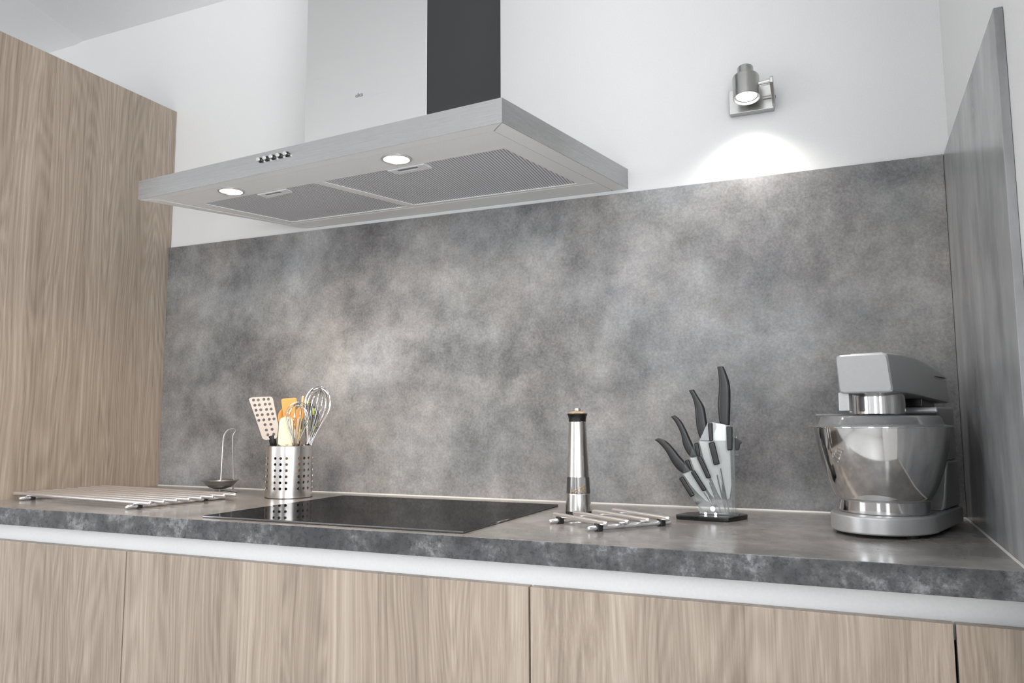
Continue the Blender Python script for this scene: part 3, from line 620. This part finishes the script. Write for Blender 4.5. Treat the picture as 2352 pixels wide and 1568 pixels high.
while cnt < 150:
    a = rng.uniform(0, 2*PI); rr = .0205*math.sqrt(rng.random()); x, y = rr*math.cos(a), rr*math.sin(a)
    if x*x+y*y < .0058**2: continue
    top = .0445+max(0, (x+.013))*.56
    z = rng.uniform(.0438, max(.0440, top)); s = rng.uniform(.0014, .0020)
    g = bmesh.ops.create_icosphere(bm, subdivisions=1, radius=s); bmesh.ops.translate(bm, verts=g['verts'], vec=(x, y, z)); cnt += 1
pc = obj('peppercorns', bm, 'pepper', pm, smooth=80); pc['kind'] = 'stuff'; pc['label'] = 'pale tan peppercorns'
lathed('upper_sleeve', [(0, .0748), (.0232, .0748), (.0234, .0755), (.0182, .1890), (.0178, .1895), (0, .1895)], 'steel_v', pm)
lathed('collar', [(0, .1896), (.0180, .1896), (.0184, .1960), (.0198, .2015), (.0216, .2050), (.0208, .2066), (.0170, .2068), (0, .2068)], 'black', pm)
lathed('cap', [(.0185, .2069), (.0170, .2090), (.0120, .2112), (.006, .2120), (0, .2121), (0, .2069)], 'brass', pm)
lathed('knob', [(0, .2121), (.0072, .2121), (.0076, .2130), (.0076, .2165), (.0066, .2180), (0, .2182)], 'chrome', pm)

# ================================================================ knife stand
KY = -.19
ks = thing('knife_stand', 'clear acrylic fan-shaped knife stand on a black base', 'knife stand', (0, 0, Z0))
bm = bmesh.new()
base_o = [(-.5215, -.2200), (-.5190, -.2300), (-.5080, -.2345), (-.470, -.2400), (-.4180, -.2440), (-.4120, -.2300), (-.4040, -.2080), (-.3920, -.1770), (-.3925, -.1620), (-.4010, -.1520), (-.430, -.1460), (-.460, -.1450), (-.490, -.1560), (-.510, -.1800)]
prism(bm, base_o, .0005, .0085); bevel(bm, .0015, 2); obj('base', bm, 'gloss_base', ks)
obj('foot_clamp', B((-.4800, -.4050, KY-.016, KY+.016, .0086, .0130), bev=.001), 'acrylic', ks)
bm = bmesh.new(); fan = [(-.4790,.0100),(-.4930,.0410),(-.5180,.0773),(-.5098,.0825),(-.5070,.1117),(-.4968,.1151),(-.4870,.1461),(-.4772,.1483),(-.4590,.1862),(-.4480,.1872),(-.4092,.1805),(-.4105,.0100)]
prism(bm, fan, KY-.0095, KY-.0078, 'xzy'); obj('fan_sheet', bm, 'acrylic', ks)
bm = bmesh.new(); prism(bm, fan, KY+.0078, KY+.0095, 'xzy'); obj('fan_sheet', bm, 'acrylic', ks)
obj('upright_strip', B((-.4165, -.4150, KY-.0072, KY+.0072, .0132, .132)), 'acrylic', ks)
obj('upright_strip', B((-.4118, -.4102, KY-.0070, KY+.0070, .0132, .178)), 'acrylic', ks)
for a, b in [((-.4895, .036), (-.476, .014)), ((-.470, .050), (-.4480, .0135)), ((-.4590, .070), (-.4395, .0135)), ((-.4440, .085), (-.4300, .0135)), ((-.4370, .0980), (-.4240, .0135))]:
    bm = bmesh.new(); dx, dz = b[0]-a[0], b[1]-a[1]; l = math.hypot(dx, dz); nx, nz = -dz/l*.0007, dx/l*.0007
    prism(bm, [(a[0]+nx, a[1]+nz), (b[0]+nx, b[1]+nz), (b[0]-nx, b[1]-nz), (a[0]-nx, a[1]-nz)], KY-.0070, KY+.0070, 'xzy'); obj('divider_strip', bm, 'acrylic', ks)
GR = {'a': [[(-.5177,.0773),(-.5098,.0819),(-.4868,.0443),(-.4956,.0408)], [(-.4942,.0899),(-.4864,.0940),(-.4637,.0559),(-.4714,.0525)], [(-.4813,.1198),(-.4726,.1221),(-.4540,.0800),(-.4631,.0776)], [(-.4577,.1474),(-.4458,.1497),(-.4369,.1064),(-.4483,.1040)], [(-.4224,.1799),(-.4105,.1799),(-.4120,.1338),(-.4218,.1330)]],
      'b': [[(-.5057,.1117),(-.4968,.1151),(-.4890,.0915),(-.4941,.0932)], [(-.4860,.1461),(-.4772,.1483),(-.4736,.1221),(-.4802,.1209)], [(-.4580,.1858),(-.4489,.1869),(-.4490,.1508),(-.4555,.1500)]]}
for k, L_ in GR.items():
    for q in L_:
        bm = bmesh.new(); y0 = KY-.0146
        prism(bm, q, y0, y0+.0050, 'xzy'); bevel(bm, .0022, 3); obj('grip_bar', bm, 'black', ks)
bm = bmesh.new(); tube(bm, [(-.4531, KY-.0130, .0200), (-.4531, KY-.0096, .0200)], .0050, 16); obj('screw', bm, 'alu', ks)
bm = bmesh.new(); tube(bm, [(-.466, KY-.019, .0110), (-.466, KY-.0165, .0110)], .0030, 12); tube(bm, [(-.447, KY-.019, .0110), (-.447, KY-.0165, .0110)], .0030, 12); obj('foot_bolts', bm, 'alu', ks)
obj('peeler_hook', B((-.4185, -.4020, KY-.003, KY+.003, .1235, .1258), bev=.0006), 'acrylic', ks)
KN = [('small ceramic knife with black handle, lowest in the knife stand', [(-.5668,.1521),(-.5586,.1465),(-.5443,.1299),(-.5325,.1079),(-.5217,.0937),(-.5097,.0856)], [(-.5583,.1562),(-.5426,.1500),(-.5284,.1357),(-.5144,.1181),(-.5015,.1040),(-.4930,.0932)], [(-.5105,.0862),(-.4931,.0930),(-.4785,.0685),(-.4640,.0470),(-.4570,.0303),(-.4666,.0332),(-.4834,.0488),(-.4961,.0636)]),
      ('ceramic knife with black handle, second lowest in the knife stand', [(-.5323,.1993),(-.5226,.1859),(-.5131,.1647),(-.5093,.1425),(-.5020,.1271),(-.4945,.1178)], [(-.5244,.2022),(-.5124,.1914),(-.5018,.1714),(-.4925,.1493),(-.4853,.1340),(-.4798,.1202)], [(-.4960,.1175),(-.4798,.1200),(-.4680,.0940),(-.4560,.0650),(-.4500,.0380),(-.4576,.0454),(-.4741,.0708),(-.4886,.0944)]),
      ('ceramic knife with black handle, second tallest in the knife stand', [(-.4951,.2516),(-.4878,.2358),(-.4840,.2158),(-.4827,.1869),(-.4789,.1648),(-.4734,.1512)], [(-.4851,.2537),(-.4757,.2368),(-.4653,.2178),(-.4617,.1935),(-.4585,.1715),(-.4565,.1507)], [(-.4773,.1500),(-.4566,.1505),(-.4440,.1063),(-.4365,.0719),(-.4362,.0354),(-.4447,.0501),(-.4566,.0800),(-.4705,.1188)]),
      ('broad white ceramic chef knife with upright black handle, tallest in the knife stand', [(-.4379,.2982),(-.4355,.2726),(-.4366,.2506),(-.4391,.2242),(-.4383,.1978),(-.4365,.1858)], [(-.4260,.2985),(-.4201,.2833),(-.4144,.2611),(-.4143,.2326),(-.4158,.2064),(-.4175,.1814)], [(-.4485,.1650),(-.4400,.1836),(-.4171,.1814),(-.4182,.1197),(-.4180,.0660),(-.4228,.0402),(-.4282,.0357),(-.4355,.0697),(-.4468,.1192)])]
def resample(P, n):
    return [Vector(p) for p in smooth_path([(p[0], 0, p[1]) for p in P], n)]
for i, (lab, hl, hr_, bl) in enumerate(KN):
    k = thing('kitchen_knife', lab, 'knife', (0, 0, Z0), 0, 'ceramic knives in the stand')
    yy = KY-.0015+i*.0012
    bm = bmesh.new(); A = resample(hl, 4); Bq = resample(hr_, 4); rings = []; n = len(A); seg = 16
    for j, (p, q) in enumerate(zip(A, Bq)):
        mid = (p+q)/2; hv = (q-p)/2; f = j/(n-1); th = .0068*(0.55+0.45*math.sin(PI*min(1, .12+.62*f)))
        ring = []
        for s in range(seg):
            a = 2*PI*s/seg; ca, sa = math.cos(a), math.sin(a); e = .72
            ring.append(bm.verts.new(mid+hv*math.copysign(abs(ca)**e, ca)+Vector((0, th*math.copysign(abs(sa)**e, sa), 0))+Vector((0, yy, 0))))
        rings.append(ring)
    for a, b in zip(rings, rings[1:]):
        for s in range(seg): bm.faces.new((a[s], a[(s+1) % seg], b[(s+1) % seg], b[s]))
    bm.faces.new(rings[0][::-1]); bm.faces.new(rings[-1]); bevel(bm, .0008, 2, 0.9)
    obj('handle', bm, 'handle', k, smooth=50)
    bm = bmesh.new(); prism(bm, bl, yy-.0009, yy+.0009, 'xzy'); obj('blade', bm, 'ceramic', k)
# peeler hung behind
pe = thing('peeler', 'black-handled peeler hung on the back edge of the knife stand', 'peeler', (0, 0, Z0))
bm = bmesh.new(); prism(bm, [(-.4095,.1580),(-.4060,.1560),(-.3965,.1495),(-.3975,.1465),(-.4010,.1440),(-.4010,.1380),(-.4030,.1330),(-.4092,.1322)], KY+.004, KY+.014, 'xzy'); bevel(bm, .0012, 2); obj('handle', bm, 'black', pe)
bm = bmesh.new(); tube(bm, [(-.4075, KY+.009, .1565), (-.4072, KY+.009, .1600)], .0018, 8); obj('blade_pivot', bm, 'chrome', pe)

# ================================================================ stand mixer
mx = thing('stand_mixer', 'silver stand mixer with polished steel bowl in the corner of the worktop', 'mixer', (-.153, -.272, Z0), math.radians(-17))
# local: +y is the mixer's rear, x its right; bowl axis at the origin
def dplan(hw, front, rear, n=18, taper=0.0, rr=.02):
    P = []
    for i in range(n+1):
        a = PI+PI*i/n; P.append((hw*math.cos(a), hw*0.35+ (front+hw*0.35)*math.sin(a) if False else max(-front, (front)*math.sin(a))))
    P += [(hw-taper, rear-rr), (hw-taper-rr*.3, rear-rr*.3), (hw-taper-rr, rear), (-hw+taper+rr, rear), (-hw+taper+rr*.3, rear-rr*.3), (-hw+taper, rear-rr)]
    return P
bm = bmesh.new(); prism(bm, dplan(.0835, .105, .205), .0055, .0345); bevel(bm, .0035, 3, 0.9); obj('base', bm, 'silver', mx)
f0 = None
for x, y in ((-.055, -.05), (.055, -.05), (-.055, .17), (.055, .17)):
    if f0 is None:
        bm = bmesh.new(); lathe(bm, [(0, .0002), (.009, .0002), (.010, .0065), (0, .0065)], 16); f0 = obj('rubber_foot', bm, 'rubber', mx, (x, y, 0))
    else:
        o = f0.copy(); COL.objects.link(o); o.parent = mx; o.location = (x, y, 0)
# column: side profile (y,z) extruded across
bm = bmesh.new()
prism(bm, [(.205, .0347), (.205, .118), (.128, .118), (.118, .100), (.108, .080), (.097, .058), (.086, .044), (.070, .0347)], -.0765, .0765, 'yzx'); bevel(bm, .006, 3, 0.6); obj('lower_column', bm, 'silver', mx)
bm = bmesh.new()
prism(bm, [(.204, .1195), (.203, .214), (.080, .214), (.078, .204), (.098, .196), (.124, .170), (.129, .1195)], -.0750, .0750, 'yzx'); bevel(bm, .004, 3, 0.6); obj('upper_column', bm, 'silver', mx)
# motor head: lofted sections (y, half width, z bottom, z top)
secs = [(-.072, .0405, .2395, .2985), (-.069, .0430, .2365, .3015), (-.010, .0475, .2360, .3035), (.045, .0540, .2335, .3020), (.090, .0610, .2290, .2955), (.185, .0700, .2230, .2790), (.200, .0700, .2225, .2740), (.205, .0660, .2250, .2690)]
bm = bmesh.new(); rings = []
for y, w, zb, zt in secs:
    c = .006; t_ = .92
    yt = y-.014 if y < -.06 else y
    rings.append([bm.verts.new(p) for p in ((-w+c, y, zb), (w-c, y, zb), (w-.001, y, zb+.002), (w, y, zb+c), (w*t_+.002, yt, zt-c), (w*t_, yt, zt-.002), (w*t_-c, yt, zt), (-w*t_+c, yt, zt), (-w*t_, yt, zt-.002), (-w*t_-.002, yt, zt-c), (-w, y, zb+c), (-w+.001, y, zb+.002))])
for a, b in zip(rings, rings[1:]):
    for s in range(12): bm.faces.new((a[s], a[(s+1) % 12], b[(s+1) % 12], b[s]))
bm.faces.new(rings[0][::-1]); bm.faces.new(rings[-1]); obj('motor_head', bm, 'silver', mx, smooth=30)
obj('outlet_cover', B((-.026, .026, -.055, -.005, .3022, .3050), bev=.001), 'silver', mx)
obj('vent_slot', B((.0668, .0695, .110, .185, .2685, .2697)), 'dark', mx)
obj('hinge_block', B((-.050, .050, .085, .175, .2142, .2300), bev=.002), 'black', mx)
bm = bmesh.new(); lathe(bm, [(0, .2005), (.0410, .2005), (.0425, .2020), (.0425, .2300), (.0410, .2370), (0, .2370)], 48); obj('planetary_hub', bm, 'bowl', mx)
obj('release_block', B((-.0475, -.0300, -.062, -.042, .2065, .2385), bev=.0015), 'silver', mx)
# bowl
br = [(.0670, .0348), (.0705, .0350), (.0715, .0365), (.0715, .0545), (.0730, .0570), (.0752, .0585), (.0760, .0598), (.0768, .0625), (.0810, .0695), (.0866, .0835), (.0930, .1010), (.0990, .1220), (.1038, .1460), (.1064, .1680), (.1072, .1775), (.1105, .1782), (.1105, .1796)]
br += [(r-.0016, z) for r, z in [(.1070, .1800), (.1040, .1640), (.0960, .1230), (.0890, .1010), (.0790, .0720), (.060, .0520)]]+[(0, .0500)]
bm = bmesh.new(); lathe(bm, br, 72); bw = obj('mixing_bowl', bm, 'bowl', mx, smooth=45)
# clear splash lid
pl_ = [(.1165, .1800), (.1165, .1815), (.1030, .1825), (.0985, .1850), (.0950, .1960), (.0925, .1985), (.0420, .1990), (.0420, .1978), (.0915, .1972), (.0936, .1950), (.0970, .1838), (.1020, .1812), (.1100, .1801)]
bm = bmesh.new(); lathe(bm, pl_, 64, closed=True); sl = obj('splash_lid', bm, 'lid', mx, smooth=45)
obj('lid_flap', B((-.085, -.040, -.070, -.028, .1992, .2020), bev=.001), 'lid', sl)
